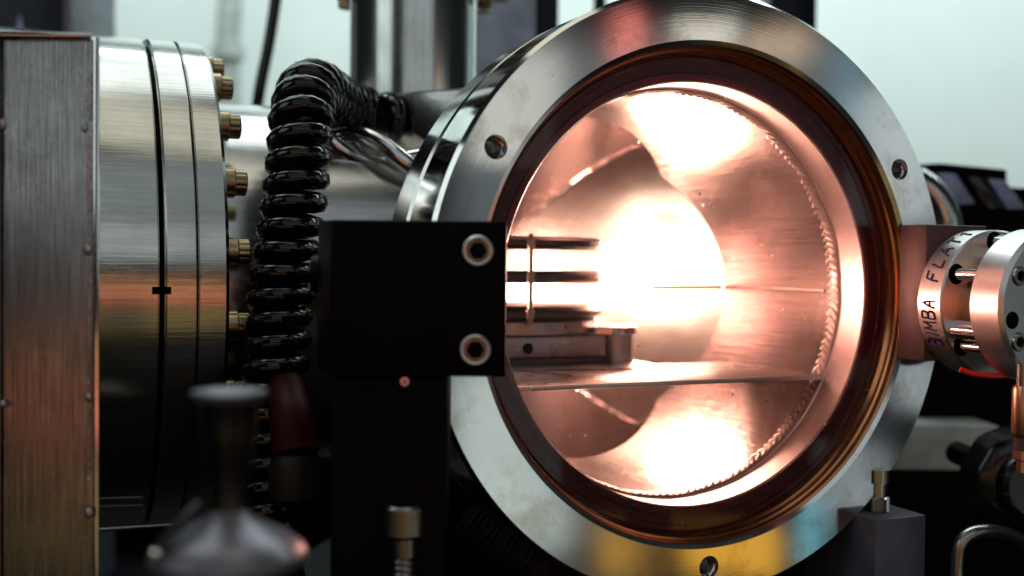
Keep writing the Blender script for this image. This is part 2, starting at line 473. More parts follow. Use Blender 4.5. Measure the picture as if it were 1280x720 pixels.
def arm(axis, sign, end, end_o, name='arm_tube', cap=True, mat_o='arm_steel'):
    """one arm of the cross: inner and outer wall, each cut where it meets its neighbours"""
    def pt(p, q, s):
        if axis == 'Y':
            return (p, DC + sign * s, q)
        if axis == 'X':
            return (sign * s, DC + p, q)
        return (p, DC + q, sign * s)
    seg = 128
    for rad, e, m_, nm in ((R, end, 'chamber_steel', name), (RO, end_o, mat_o, 'arm_sleeve')):
        b = MB(); rows = []
        for i in range(seg):
            t_ = 2 * PI * i / seg; p, q = rad * math.cos(t_), rad * math.sin(t_)
            back = p if axis == 'X' else q
            side = abs(q) if axis == 'X' else abs(p)
            s0 = side if (axis != 'Y' and back > 0) else max(abs(p), abs(q))
            rows.append([pt(p, q, s0 + (e - s0) * k / 6) for k in range(7)])
        b.grid(rows, True, False)
        if rad == R and cap:
            c0 = [pt(R * math.cos(2 * PI * i / seg), R * math.sin(2 * PI * i / seg), e) for i in range(seg)]
            b.add(c0, [tuple(range(seg))])
        b.build(nm, m_, cham)


arm('Y', -1, DC - 0.262, DC - 0.43, cap=False)
arm('X', -1, 1.5, 1.46)
arm('X', 1, 1.75, 1.42)
arm('Z', 1, 0.78, 0.77)
arm('Z', -1, 1.3, 1.3, mat_o='black_anodised')  # lower steel sleeve: its shade is put into the black material
MB().lathe([(0.0, 0.80), (0.74, 0.80), (0.75, 0.79), (0.75, 0.76)], axis='Z', c=(0, DC, 0), seg=96).build('top_cap', 'arm_steel', cham)
MB().lathe([(0.70, 1.42), (0.96, 1.42), (0.97, 1.43), (0.97, 1.68), (0.96, 1.69), (0.0, 1.76)], axis='X', c=(0, DC, 0), seg=128).build('side_flange', 'port_steel', cham)
MB().lathe([(0.70, -1.30), (0.97, -1.30), (0.97, -1.55), (0.0, -1.55)], axis='Z', c=(0, DC, 0), seg=96).build('base_flange', 'black_anodised', cham)  # steel flange coloured black, standing in for the shade down here
for x_ in (0.30, -0.46):
    MB().box(x_, x_ + 0.16, 1.2, 2.1, -H0 + 0.11, -1.55, 0.01).build('support_leg', 'black_anodised', cham)
# longitudinal seam on the right wall
b = MB(); rows = []
for i in range(90):
    d = 0.30 + 0.66 * i / 89
    rows.append([((R + 0.002 - 0.007 * math.sqrt(max(0, 1 - s * s)) * (0.8 + 0.2 * math.sin(i * 2.1))) * math.cos(0.016 * s + 0.012), d, (R - 0.002) * math.sin(0.016 * s + 0.012)) for s in (-1, -.5, 0, .5, 1)])
b.grid(rows).build('seam_weld', 'weld_steel', cham, angle=60)

# fillet welds where the upright arms cut the level one
for sg in (1, -1):
    pts = []
    for k in range(61):
        t_ = PI * k / 60
        u_ = R * math.cos(t_) ; d_ = R * math.sin(t_)
        pts.append((u_ * 0.992, DC + d_ * 0.992, sg * abs(u_) * 0.992))
    MB().tube(pts, lambda q: 0.017 + 0.003 * math.sin(q * 260), 8).build('fillet_weld', 'bright_steel', cham, angle=80)

# ------------------------------------------------------------------ inside: shelf, electrodes, plasma
sh = thing('shelf_plate', 'thin metal shelf plate inside the chamber below the electrodes', 'shelf', ch(0, 0.2, -0.316), YAW)
MB().prism([(-0.623, 0.016), (0.623, 0.016), (0.615, 0.0), (-0.615, 0.0)], 0.0, 0.56, 0.002).box(-0.62, 0.24, 0.561, 1.5, 0.0005, 0.0155).build('plate', 'shelf_steel', sh)
b = MB(); random.seed(9)
b.tube([(-0.45 + 0.16 * q, 0.55 - 0.36 * q + 0.05 * q * q, 0.0175) for q in [k / 12 for k in range(13)]], 0.0028, 5)
for k in range(7):
    x = -0.42 + 0.07 * k
    b.tube([(x, 0.5 - 0.01 * k, 0.0168), (x + 0.2, 0.42 - 0.015 * k, 0.0168)], 0.0012, 4)
b.build('scratch', 'electrode_steel', sh)

st = thing('electrode_stage', 'stack of three dark electrode discs on a steel stage block', 'electrode stage', ch(-0.22, 1.25, -0.299), YAW)
pm = MB().lathe([(0.0, -0.025), (0.395, -0.025), (0.42, -0.012), (0.42, 0.010), (0.395, 0.025), (0.0, 0.025)], axis='Z', seg=96).mesh('electrode_disc')
pm.materials.append(MATS['electrode_steel'])
for w_ in (0.182, 0.046, -0.100):
    o = link('electrode_disc', pm, st); o.location = (0, 0, (w_ + 0.299) * U)
for a in (261, 100, 150):
    x, y = 0.432 * math.cos(math.radians(a)), 0.432 * math.sin(math.radians(a))
    p = MB().lathe([(0.0, 0.155), (0.010, 0.155), (0.010, 0.515), (0.0, 0.515)], axis='Z', c=(x, y, 0), seg=16).build('post', 'bolt_brass', st)
    for zz in (0.20, 0.345, 0.48):
        MB().lathe([(0.010, -0.02), (0.016, -0.018), (0.016, 0.018), (0.010, 0.02)], axis='Z', c=(x, y, zz), seg=12).build('spacer', 'screw_steel', p)
MB().lathe([(0.0, 0.112), (0.395, 0.112), (0.40, 0.118), (0.40, 0.165), (0.395, 0.17), (0.0, 0.17)], axis='Z', seg=96).build('base_disc', 'plate_steel', st)
blk = MB().box(-0.42, 0.28, -0.40, 0.3, 0.028, 0.110, 0.006).build('stage_block', 'plate_steel', st)
MB().lathe([(0.0, -0.404), (0.022, -0.404), (0.022, -0.39)], c=(-0.065, 0, 0.066), seg=24).build('set_screw', 'black_void', blk)
MB().box(-0.44, 0.27, -0.415, 0.3, 0.0, 0.026, 0.004).build('stage_foot', 'electrode_steel', st)
MB().lathe([(0.0, 0.0), (0.075, 0.0), (0.075, 0.112), (0.0, 0.112)], axis='Z', c=(0.385, -0.29, 0), seg=40).build('pin', 'plate_steel', st)
MB().lathe([(0.0, 0.113), (0.145, 0.113), (0.15, 0.118), (0.15, 0.140), (0.145, 0.145), (0.0, 0.145)], axis='Z', c=(0.33, -0.27, 0), seg=48).build('pin_cap', 'bright_steel', st)

pr = thing('probe_rod', 'thin dark probe rod reaching across the white glow', 'probe', ch(0.35, 0.975, 0.002), YAW)
MB().tube([(0.0, 0, 0), (0.10, 0, 0.001), (0.34, 0.0, 0.002)], 0.0075, 8).build('rod', 'electrode_steel', pr)

pl = MB().lathe([(0.0, -1.0)] + [(math.sin(PI * k / 16), -math.cos(PI * k / 16)) for k in range(1, 16)] + [(0.0, 1.0)], axis='Z', seg=32).build('plasma', 'plasma_glow')
pl.location = W(ch(0.86, 1.68, 0.12)); pl.rotation_euler = (0, 0, YAW); pl.scale = (0.80, 0.66, 0.68)
tag(pl, 'blinding white and salmon plasma glow right of the electrode discs', 'plasma')
pt = bpy.data.lights.new('plasma_light', 'POINT'); pt.energy = 1.3; pt.color = (1.0, 0.45, 0.32); pt.shadow_soft_size = 0.017
po = bpy.data.objects.new('plasma_light', pt); COL.objects.link(po); po.location = W(ch(0.72, 1.70, 0.10))
pt2 = bpy.data.lights.new('side_fill', 'POINT'); pt2.energy = 2.9; pt2.color = (1.0, 0.43, 0.31); pt2.shadow_soft_size = 0.016  # added fill, unseen in the left arm, lights the front tube walls
po2 = bpy.data.objects.new('side_fill', pt2); COL.objects.link(po2); po2.location = W(ch(-0.78, 1.42, 0.0))

# ------------------------------------------------------------------ left port: bolted flange pair and nipple
lp = thing('port_flange', 'bolted pair of steel flanges and drum on left of chamber', 'flange', ch(0, DC, 0), YAW)
RF = 0.98
MB().lathe([(0.76, -1.452), (RF - 0.012, -1.452), (RF, -1.464), (RF, -1.548), (RF - 0.006, -1.553), (0.76, -1.553)], axis='X', seg=200).build('flange_ring', 'port_steel', lp)
MB().lathe([(0.76, -1.557), (RF - 0.006, -1.557), (RF, -1.562), (RF, -1.652), (RF - 0.008, -1.660), (0.76, -1.660)], axis='X', seg=200).build('flange_ring', 'port_steel', lp)
MB().lathe([(RF - 0.03, -1.66), (RF - 0.03, -1.676)], axis='X', seg=160).build('seal_ring', 'black_void', lp)
MB().lathe([(0.4, -1.676), (RF - 0.006, -1.676), (RF, -1.682), (RF, -2.5), (0.0, -2.5)], axis='X', seg=200).build('drum', 'port_steel', lp)
hb = MB()
hb.lathe([(0.0, 0.012), (0.044, 0.012), (0.047, 0.008), (0.047, -0.024), (0.044, -0.028), (0.0, -0.028)], axis='X', c=(0.028, 0, 0), seg=24)
hb.lathe([(0.0, 0.082), (0.032, 0.082), (0.038, 0.076), (0.038, 0.036), (0.0, 0.036)], axis='X', seg=48, wob=lambda t_, q: 1.0 + 0.085 * abs(math.sin(6 * t_)) - 0.05)
hb.v = [(x, y * 1.14, z * 1.14) for x, y, z in hb.v]
bolt = hb.mesh('bolt', 30); bolt.materials.append(MATS['bolt_brass'])
for i in range(-4, 9):
    a = math.radians(-8.0 + 16.36 * i)
    o = link('bolt', bolt, lp); o.location = (-1.452 * U, -0.885 * math.cos(a) * U, 0.885 * math.sin(a) * U)
    o.rotation_euler = (a * 3.1, 0, 0)
MB().box(-1.70, -1.64, -RF - 0.004, -RF + 0.01, -0.012, 0.012, 0.002).build('index_notch', 'black_void', lp)

# column on the left arm
cp = thing('column_port', 'upright steel tube with small flange rising from chamber behind the window flange', 'tube', ch(-0.5, DC, 0.74), YAW)
MB().lathe([(0.27, -0.05), (0.30, 0.0), (0.30, 0.045), (0.283, 0.055), (0.283, 1.0)], axis='Z', seg=96).build('tube', 'column_steel', cp)
MB().lathe([(0.28, 0.62), (0.45, 0.62), (0.455, 0.63), (0.455, 0.76), (0.28, 0.76)], axis='Z', seg=96).build('flange_ring', 'port_steel', cp)
for i in range(10):
    a = math.radians(36 * i + 196)
    o = link('bolt', bolt, cp); o.location = (0.39 * math.cos(a) * U, 0.39 * math.sin(a) * U, 0.62 * U); o.rotation_euler = (0, PI / 2, 0)

# ------------------------------------------------------------------ welded housing at the left edge
bx = thing('welded_housing', 'brushed steel housing with tack welded edges at left', 'housing', (at(-40, 360, 3.05).x, 3.05, -H0))
x1 = at(117, 360, 3.05).x - at(-40, 360, 3.05).x
x0 = at(3, 360, 3.05).x - at(-40, 360, 3.05).x
zt = at(60, 50, 3.05).z + H0


def taper(b):
    # the housing narrows towards the back
    b.v = [(x - (0.42 * max(0.0, y) if x > x1 - 0.05 else 0.0), y, z) for x, y, z in b.v]
    return b


taper(MB().box(x0, x1, 0.0, 0.14, 0.05, zt, 0.006)).build('front_panel', 'box_steel', bx)
taper(MB().box(x1 + 0.003, x1 + 0.019, -0.012, 0.15, 0.05, zt + 0.006, 0.003)).build('edge_strip', 'bright_steel', bx)
MB().box(x0 - 0.30, x0 - 0.004, -0.010, 0.14, 0.05, zt + 0.004, 0.004).build('side_panel', 'box_steel', bx)
b = MB().prism([(x0 - 0.3, 0.0), (x1, 0.0), (x1, 0.012), (x0 - 0.3, 0.016)], -0.016, 0.14, 0.003)
o = taper(b).build('top_strip', 'bright_steel', bx); o.location = (0, 0, (zt + 0.004) * U)
random.seed(3)
for (px, py) in ((106, 160), (110, 312), (111, 497), (111, 642), (3, 155), (4, 505)):
    p = at(px, py, 3.04) - Vector((at(-40, 360, 3.05).x, 3.05, -H0))
    b = MB(); s = random.uniform(0.7, 1.25)
    b.lathe([(0.0, -1.0)] + [(math.sin(PI * k / 6), -math.cos(PI * k / 6)) for k in range(1, 6)] + [(0.0, 1.0)], axis='Z', seg=10, wob=lambda t_, q: 1 + 0.2 * math.sin(3 * t_ + s * 9 + q))
    o = b.build('tack_weld', 'weld_steel', bx, angle=80); o.location = p * U; o.scale = (0.011 * s, 0.006, 0.016 * s)
for k, (py0, py1) in enumerate(((90, 150), (170, 300), (325, 480), (510, 600))):
    b = MB(); n = 24
    za, zb = at(110, py0, 3.05).z + H0, at(110, py1, 3.05).z + H0
    b.tube([(x1 - 0.012 + 0.002 * math.sin(j * 1.7), -0.001, za + (zb - za) * j / n) for j in range(n + 1)], lambda q: 0.0045 + 0.0018 * math.sin(q * 90), 6)
    b.build('seam_bead', 'weld_steel', bx, angle=80)
for z0, z1, d in ((0.0, 0.05, 0),):
    MB().box(x0 - 0.3, x1, 0.02, 0.13, 0.0, 0.05).build('foot', 'black_anodised', bx)

# ------------------------------------------------------------------ clamp block left of the window
cb = thing('clamp_block', 'black square clamp block with two socket screws over left flange edge', 'clamp', (at(500, 360, 2.95).x, 2.95, -H0))
ox = at(500, 360, 2.95).x
X = lambda px, dep=2.95: at(px, 360, dep).x - ox
Z = lambda py, dep=2.95: at(560, py, dep).z + H0
zb, zt2 = Z(471), Z(276)
bm_ = bmesh.new()
poly = [(X(387), 0.12), (X(414), 0.0), (X(633), 0.0), (X(633), 0.20), (X(470), 0.24), (X(387), 0.24)]
vsb = [bm_.verts.new((x, y, zb)) for x, y in poly]; fb = bm_.faces.new(vsb)
r_ = bmesh.ops.extrude_face_region(bm_, geom=[fb])
for g in r_['geom']:
    if isinstance(g, bmesh.types.BMVert):
        g.co.z = zt2
bmesh.ops.recalc_face_normals(bm_, faces=bm_.faces[:])
bmesh.ops.bevel(bm_, geom=bm_.edges[:], offset=0.006, segments=2, affect='EDGES', profile=0.5)
bm_.verts.index_update()
b = MB().add([v.co[:] for v in bm_.verts], [[v.index for v in f.verts] for f in bm_.faces]); bm_.free()
b.build('block', 'black_anodised', cb)
for px, py in ((597, 313), (595, 437)):
    c_ = Vector((X(px), 0, Z(py)))
    s = MB().lathe([(0.030, 0.006), (0.030, -0.010), (0.0325, -0.017), (0.038, -0.018), (0.042, -0.014), (0.043, 0.004)], c=c_, seg=48).build('socket_screw', 'satin_white', cb)
    MB().lathe([(0.0, 0.012), (0.019, 0.010), (0.027, -0.006), (0.0305, -0.006)], c=c_, seg=6).build('hex_socket', 'screw_steel', s, angle=20)
    MB().lathe([(0.043, -0.001), (0.052, -0.001), (0.053, 0.001)], c=c_, seg=48).build('counterbore', 'black_void', cb)
MB().box(X(412), X(560), 0.03, 0.2, 0.0, zb - 0.004, 0.01).build('stand_post', 'black_anodised', cb)  # unseen support, widened to black out bright metal behind it
k2 = MB().lathe([(0.0, -0.02), (0.05, -0.02), (0.055, -0.012), (0.055, 0.04)], axis='X', c=(X(385), 0.17, Z(345)), seg=24).build('side_knob', 'black_anodised', cb)
sp_ = thing('indicator_lamp', 'tiny violet indicator just under the black clamp block', 'indicator', at(506, 477, 2.93))
MB().lathe([(0.0, -0.008), (0.006, -0.008), (0.006, 0.012)], seg=16).build('lens', 'violet_lens', sp_)
MB().lathe([(0.006, -0.005), (0.012, -0.005), (0.012, 0.012)], seg=20).build('bezel', 'bright_steel', sp_)

# ------------------------------------------------------------------ clamp block and pneumatic cylinder right of the window
rb = thing('cylinder_mount', 'dark mounting block with red glow in its colour on right edge of window flange', 'clamp', ch(0.92, -0.07, -0.225), YAW)
MB().box(-0.14, 0.14, -0.063, 0.064, 0.0, 0.475, 0.005).build('block', 'glow_brown_anodised', rb)

pc = thing('air_cylinder', 'round aluminium air cylinder with blue handwriting right of the window', 'air cylinder', ch(0.985, -0.135, -0.02), YAW)
RC = 0.252
MB().lathe([(0.0, 0.0), (RC - 0.012, 0.0), (RC, -0.012), (RC, -0.112), (RC - 0.006, -0.118), (0.0, -0.118)], seg=128).build('rear_plate', 'cylinder_aluminium', pc)
MB().lathe([(0.165, -0.115), (0.165, -0.235)], seg=64).build('barrel', 'fitting_copper', pc)
fp = MB().lathe([(0.0, -0.235), (RC - 0.006, -0.235), (RC, -0.241), (RC, -0.352), (RC - 0.014, -0.364), (0.0, -0.364)], seg=128).build('front_plate', 'cylinder_aluminium', pc)
for k, a in enumerate((152, 176, 205, 222, 95, 50, 10, 300)):
    ca, sa = math.cos(math.radians(a)), math.sin(math.radians(a))
    rr = 0.212 if k != 2 else 0.205; r1 = 0.021 if k != 2 else 0.034
    if k == 1:
        continue
    MB().lathe([(r1, -0.115), (r1, -0.236)], c=(rr * ca, 0, rr * sa), seg=24).build('tie_rod', 'bright_steel', pc)
    if k in (0, 3, 4):
        MB().lathe([(r1, -0.118), (r1 + 0.014, -0.119), (r1 + 0.014, -0.117)], c=(rr * ca, 0, rr * sa), seg=24).build('rod_hole', 'black_void', pc)
for a, rr, kind in ((151, 0.20, 's'), (192, 0.205, 'h'), (213, 0.205, 's'), (20, 0.2, 's'), (300, 0.2, 's')):
    c_ = Vector((rr * math.cos(math.radians(a)), 0, rr * math.sin(math.radians(a))))
    if kind == 's':
        s = MB().lathe([(0.016, -0.362), (0.018, -0.372), (0.028, -0.372), (0.031, -0.367), (0.031, -0.36)], c=c_, seg=32).build('socket_screw', 'screw_steel', fp)
        MB().lathe([(0.0, -0.3655), (0.0165, -0.3655)], c=c_, seg=6).build('hex_socket', 'black_void', s)
    elif kind == 'h':
        MB().lathe([(0.0, -0.3652), (0.026, -0.3652), (0.028, -0.364)], c=c_, seg=32).build('port_hole', 'black_void', fp)

# handwriting on the rim of the rear plate: strokes bent round the cylinder, reading upwards
GL = {
    'B': [[(0, 0), (0, 1)], [(0, 1), (.5, .95), (.55, .7), (.4, .55), (0, .52)], [(0, .52), (.55, .48), (.62, .2), (.5, .03), (0, 0)]],
    'I': [[(0.1, 0), (0.14, 1)]],
    'M': [[(0, 0), (.08, 1), (.36, .35), (.66, 1), (.74, 0)]],
    'A': [[(0, 0), (.33, 1), (.62, 0)], [(.12, .38), (.55, .38)]],
    'F': [[(0, 0), (.06, 1), (.55, 1)], [(.03, .52), (.42, .54)]],
    'L': [[(0.05, 1), (0, 0), (.5, .03)]],
    'T': [[(0, 1), (.62, 1.02)], [(.3, 1), (.26, 0)]],
    '1': [[(0, .75), (.22, 1), (.2, 0)]],
}


def write(word, a0, h, y_base, wid, adv, slant):
    b = MB(); s = a0
    for chx in word:
        if chx == ' ':
            s += adv * 0.5; continue
        wdt = max(p[0] for st_ in GL[chx] for p in st_)
        for st_ in GL[chx]:
            dense = []
            for (xa, ya), (xb, yb) in zip(st_[:-1], st_[1:]):
                dense += [(xa + (xb - xa) * q / 5, ya + (yb - ya) * q / 5) for q in range(5)]
            dense.append(st_[-1])
            pts = []
            for gx, gy in dense:
                ang = s + (gx * wid + gy * slant + random.uniform(-.002, .002)) / RC
                y = y_base + gy * h + random.uniform(-.0008, .0008)
                th = PI + PI * 0 - ang        # grows upwards along the left side
                pts.append(((RC + 0.0006) * math.cos(th), y, (RC + 0.0006) * math.sin(th)))
            b.tube(pts, 0.0038, 5)
        s += (wdt * wid + adv) / RC
    return b


random.seed(11)
rp = [o for o in pc.children if o.name.startswith('rear_plate')][0]
write('BIMBA', -0.60, 0.058, -0.088, 0.039, 0.013, 0.006).build('handwriting', 'marker_ink', rp, label='blue handwritten word BIMBA')
write('FLAT 1', 0.29, 0.052, -0.088, 0.058, 0.020, 0.010).build('handwriting', 'marker_ink', rp, label='blue handwritten word FLAT 1')

# fitting below the cylinder
ft = thing('hose_fitting', 'copper coloured hose fitting hanging below the air cylinder', 'fitting', at(1277, 590, 3.45))
z_ = lambda py: (at(1277, py, 3.45) - at(1277, 590, 3.45)).z
MB().lathe([(0.0, z_(592)), (0.018, z_(590)), (0.018, z_(576)), (0.030, z_(574)), (0.030, z_(563)), (0.0, z_(563))], axis='Z', seg=6).build('lower_nut', 'fitting_copper', ft, angle=20)
MB().lathe([(0.0, z_(563)), (0.026, z_(563)), (0.026, z_(546)), (0.0, z_(546))], axis='Z', seg=24).build('neck', 'glow_brown_anodised', ft)
MB().lathe([(0.0, z_(545)), (0.030, z_(545)), (0.034, z_(541)), (0.034, z_(486)), (0.030, z_(482)), (0.0, z_(482))], axis='Z', seg=32).build('body', 'fitting_copper', ft)
MB().lathe([(0.0, z_(482)), (0.022, z_(482)), (0.022, z_(455)), (0.0, z_(455))], axis='Z', seg=24).build('stem', 'screw_steel', ft)
rs = thing('red_clip', 'bright red strip under the rim of the air cylinder', 'clip', at(1228, 467, 3.60))
MB().tube([(-0.075, 0, 0.012), (-0.04, -0.005, 0.002), (0.0, -0.008, -0.004), (0.05, -0.006, -0.006), (0.09, 0, -0.003)], 0.010, 8).build('strip', 'orange_plastic', rs)

# ------------------------------------------------------------------ coiled cord, cables
def spline(P, n):
    P = [Vector(p) for p in P]; out = []
    Q = [P[0] * 2 - P[1]] + P + [P[-1] * 2 - P[-2]]
    for i in range(1, len(Q) - 2):
        for k in range(n):
            t_ = k / n; a, b_, c, d = Q[i - 1], Q[i], Q[i + 1], Q[i + 2]
            out.append(0.5 * ((2 * b_) + (c - a) * t_ + (2 * a - 5 * b_ + 4 * c - d) * t_ ** 2 + (3 * b_ - a - 3 * c + d) * t_ ** 3))
    out.append(P[-1]); return out


def coil(path, R_, pitch, wire, per=18):
    path = spline(path, 40); L = [0]
    for a, b_ in zip(path[:-1], path[1:]):
        L.append(L[-1] + (b_ - a).length)
    turns = L[-1] / pitch; n = int(turns * per); pts = []
    up = Vector((1, 0, 0)); j = 0; a_ = up
    for i in range(n + 1):
        s = L[-1] * i / n
        while j < len(L) - 2 and L[j + 1] < s:
            j += 1
        f_ = (s - L[j]) / (L[j + 1] - L[j]); p = path[j].lerp(path[j + 1], f_)
        d = (path[j + 1] - path[j]).normalized(); a_ = (a_ - d * a_.dot(d)).normalized(); b_ = d.cross(a_)
        t_ = 2 * PI * i / per
        pts.append(p + (a_ * math.cos(t_) + b_ * math.sin(t_)) * R_)
    return MB().tube(pts, wire, 8)


cd_path = [at(338, 720, 3.62), at(336, 620, 3.65), at(340, 520, 3.66), at(346, 440, 3.68), at(352, 360, 3.70), at(366, 270, 3.72), at(374, 190, 3.75), at(378, 140, 3.8), at(390, 112, 3.95), at(410, 122, 4.2), at(440, 138, 4.45), at(480, 148, 4.5), at(520, 165, 4.6)]
base = cd_path[0]
cc = coil([p - base for p in cd_path], 0.079, 0.079, 0.0375).build('coiled_cord', 'black_rubber', angle=80)
cc.location = W(base); tag(cc, 'glossy black coiled cord hanging in front of the left steel tube', 'cord')

p0 = at(349, -30, 6.2)
o = MB().tube([p - p0 for p in spline([p0, at(337, 50, 6.2), at(322, 130, 6.2), at(316, 220, 6.3)], 8)], 0.034, 12).build('black_cable', 'black_rubber')
o.location = W(p0); tag(o, 'straight black cable slanting down before the pale wall', 'cable')

tw = thing('steel_hose', 'twisted shiny steel hose pair beside the coiled cord', 'hose', at(412, 190, 4.45))
b0 = at(412, 190, 4.45)
for k in range(2):
    pts = []
    for i in range(40):
        q = i / 39
        c_ = at(408 + 125 * q, 172 + 36 * q, 4.25) - b0
        ang = q * 4.2 + k * PI
        pts.append(c_ + Vector((0, math.cos(ang) * 0.05, math.sin(ang) * 0.05)))
    MB().tube(pts, 0.036, 12).build('hose', 'bright_steel', tw)

# ------------------------------------------------------------------ foreground: flared handle, cap screw, red hose
DH = 2.1
hd = thing('flared_handle', 'blurred flared steel handle standing low at the front', 'handle', at(286, 712, DH))
hb0 = at(286, 712, DH)
q_ = lambda py: (at(286, py, DH) - hb0).z
s_ = DH / F
MB().lathe([(0.0, q_(497)), (30 * s_, q_(496)), (40 * s_, q_(489)), (45 * s_, q_(488)), (46 * s_, q_(492)), (39 * s_, q_(500))], axis='Z', seg=64).build('rim', 'satin_steel', hd, angle=70)
MB().lathe([(39 * s_, q_(500)), (36 * s_, q_(512)), (33 * s_, q_(535)), (27 * s_, q_(575)), (21 * s_, q_(610)), (20 * s_, q_(636))], axis='Z', seg=64).build('stem', 'dark_steel', hd, angle=70)
MB().lathe([(20 * s_, q_(636)), (28 * s_, q_(646)), (50 * s_, q_(657)), (76 * s_, q_(670)), (94 * s_, q_(686)), (98 * s_, q_(695)), (94 * s_, q_(704)), (70 * s_, q_(712)), (0.0, q_(712))], axis='Z', seg=64).build('flared_base', 'satin_steel', hd, angle=70)
MB().tube([at(196, 691, DH - .1) - hb0, at(214, 668, DH - .08) - hb0, at(250, 632, DH - .03) - hb0], 0.012, 12).build('side_lever', 'black_gloss', hd)
MB().lathe([(0.0, 1.0), (1.0, 0.3), (1.0, -0.3), (0.0, -1.0)], axis='Z', seg=12).build('lever_tip', 'bright_steel', hd).matrix_local = Matrix.Translation((at(196, 691, DH - .1) - hb0) * U) @ Matrix.Scale(0.013, 4)
MB().lathe([(0.0, q_(712)), (40 * s_, q_(712)), (40 * s_, -H0 - hb0.z)], axis='Z', seg=32).build('pillar', 'black_anodised', hd)

cs = thing('cap_screw', 'upright socket cap screw with knurled head below the clamp block', 'screw', at(505, 760, 3.0))
g0 = at(505, 760, 3.0)
q_ = lambda py: (at(505, py, 3.0) - g0).z
s_ = 3.0 / F
MB().lathe([(13 * s_, q_(629)), (21 * s_, q_(629)), (24 * s_, q_(633)), (24 * s_, q_(666)), (20 * s_, q_(671)), (0.0, q_(671))], axis='Z', seg=120, wob=lambda t_, q: 1 + (0.012 * math.sin(40 * t_) if q in (2, 3) else 0)).build('head', 'screw_steel', cs)
MB().lathe([(0.0, q_(645)), (13 * s_, q_(645)), (13 * s_, q_(629))], axis='Z', seg=6).build('hex_socket', 'black_void', cs, angle=20)
prof = [(0.0, q_(671)), (16 * s_, q_(672)), (15.5 * s_, q_(694)), (11 * s_, q_(697))]
py = 697
while py < 790:
    prof += [(12 * s_, q_(py)), (14.5 * s_, q_(py + 3)), (14.5 * s_, q_(py + 5)), (12 * s_, q_(py + 7.5))]; py += 8
MB().lathe(prof + [(0.0, q_(792))], axis='Z', seg=40).build('shank', 'screw_steel', cs)
MB().box(-0.2, 0.2, -0.15, 0.25, -H0 - g0.z, q_(770), 0.01).build('screw_base', 'black_anodised', cs)

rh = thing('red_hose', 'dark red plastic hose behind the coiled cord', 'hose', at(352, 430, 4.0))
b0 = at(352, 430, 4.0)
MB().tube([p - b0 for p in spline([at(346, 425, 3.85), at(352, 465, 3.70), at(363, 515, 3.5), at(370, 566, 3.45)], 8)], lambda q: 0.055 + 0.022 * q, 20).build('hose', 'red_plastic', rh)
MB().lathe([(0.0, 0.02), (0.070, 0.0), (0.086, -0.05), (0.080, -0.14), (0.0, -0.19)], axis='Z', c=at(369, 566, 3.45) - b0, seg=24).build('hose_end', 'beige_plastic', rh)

bh = thing('braided_hose', 'dim brown braided hose under the window flange', 'hose', at(600, 640, 3.9))
b0 = at(600, 640, 3.9)
pth = [p - b0 for p in spline([at(585, 640, 3.9), at(625, 672, 3.9), at(670, 700, 3.9), at(700, 760, 3.9)], 14)]
MB().tube(pth, lambda q: 0.085 + 0.006 * math.sin(q * 150), 20).build('hose', 'brown_braid', bh)

ra = thing('guide_rail', 'three thin metal rods in the shade low beside the housing', 'rail', at(170, 640, 3.2))
b0 = at(170, 640, 3.2)
for py in (622, 632, 660):
    MB().tube([at(118, py + 2, 3.2) - b0, at(215 if py == 660 else 178, py - (4 if py == 660 else 0), 3.3) - b0], 0.004, 8).build('rail', 'screw_steel', ra)

# ------------------------------------------------------------------ right: support block, tray, instrument, knob
sb = thing('support_block', 'dark slate block with a stud under lower right flange edge', 'block', (at(1098, 640, 3.75).x, at(1098, 640, 3.75).y, -H0), YAW)
zt3 = at(1098, 650, 3.75).z + H0
MB().box(-0.01, 0.215, 0, 0.36, 0.0, zt3, 0.006).build('block', 'slate_anodised', sb)
st_ = MB(); zz = zt3
prof = [(0.0, zz), (0.044, zz)]
for k in range(6):
    prof += [(0.039, zz + 0.003 + k * 0.008), (0.044, zz + 0.007 + k * 0.008)]
prof += [(0.036, zz + 0.052), (0.036, zz + 0.10), (0.045, zz + 0.102), (0.045, zz + 0.15), (0.0, zz + 0.15)]
MB().lathe(prof, axis='Z', c=(0.10, 0.12, 0), seg=32).build('stud', 'screw_steel', sb)

tr = thing('cable_tray', 'pale grey ribbed tray behind right side of window flange', 'tray', at(1130, 585, 5.4))
b0 = at(1130, 585, 5.4)
zt4 = (at(1130, 531, 5.4) - b0).z
MB().box(-0.25, 0.47, 0, 0.5, -0.01, zt4, 0.012).build('tray_body', 'pale_paint', tr)
for k in range(26):
    x = -0.22 + k * 0.026
    MB().prism([(x, 0.012), (x + 0.010, 0.012), (x + 0.045, zt4 - 0.06), (x + 0.035, zt4 - 0.06)], -0.006, -0.001).build('rib', 'pale_paint', tr)
MB().box(-0.1, 0.4, 0.1, 0.4, -H0 - b0.z, -0.012).build('tray_foot', 'black_anodised', tr)

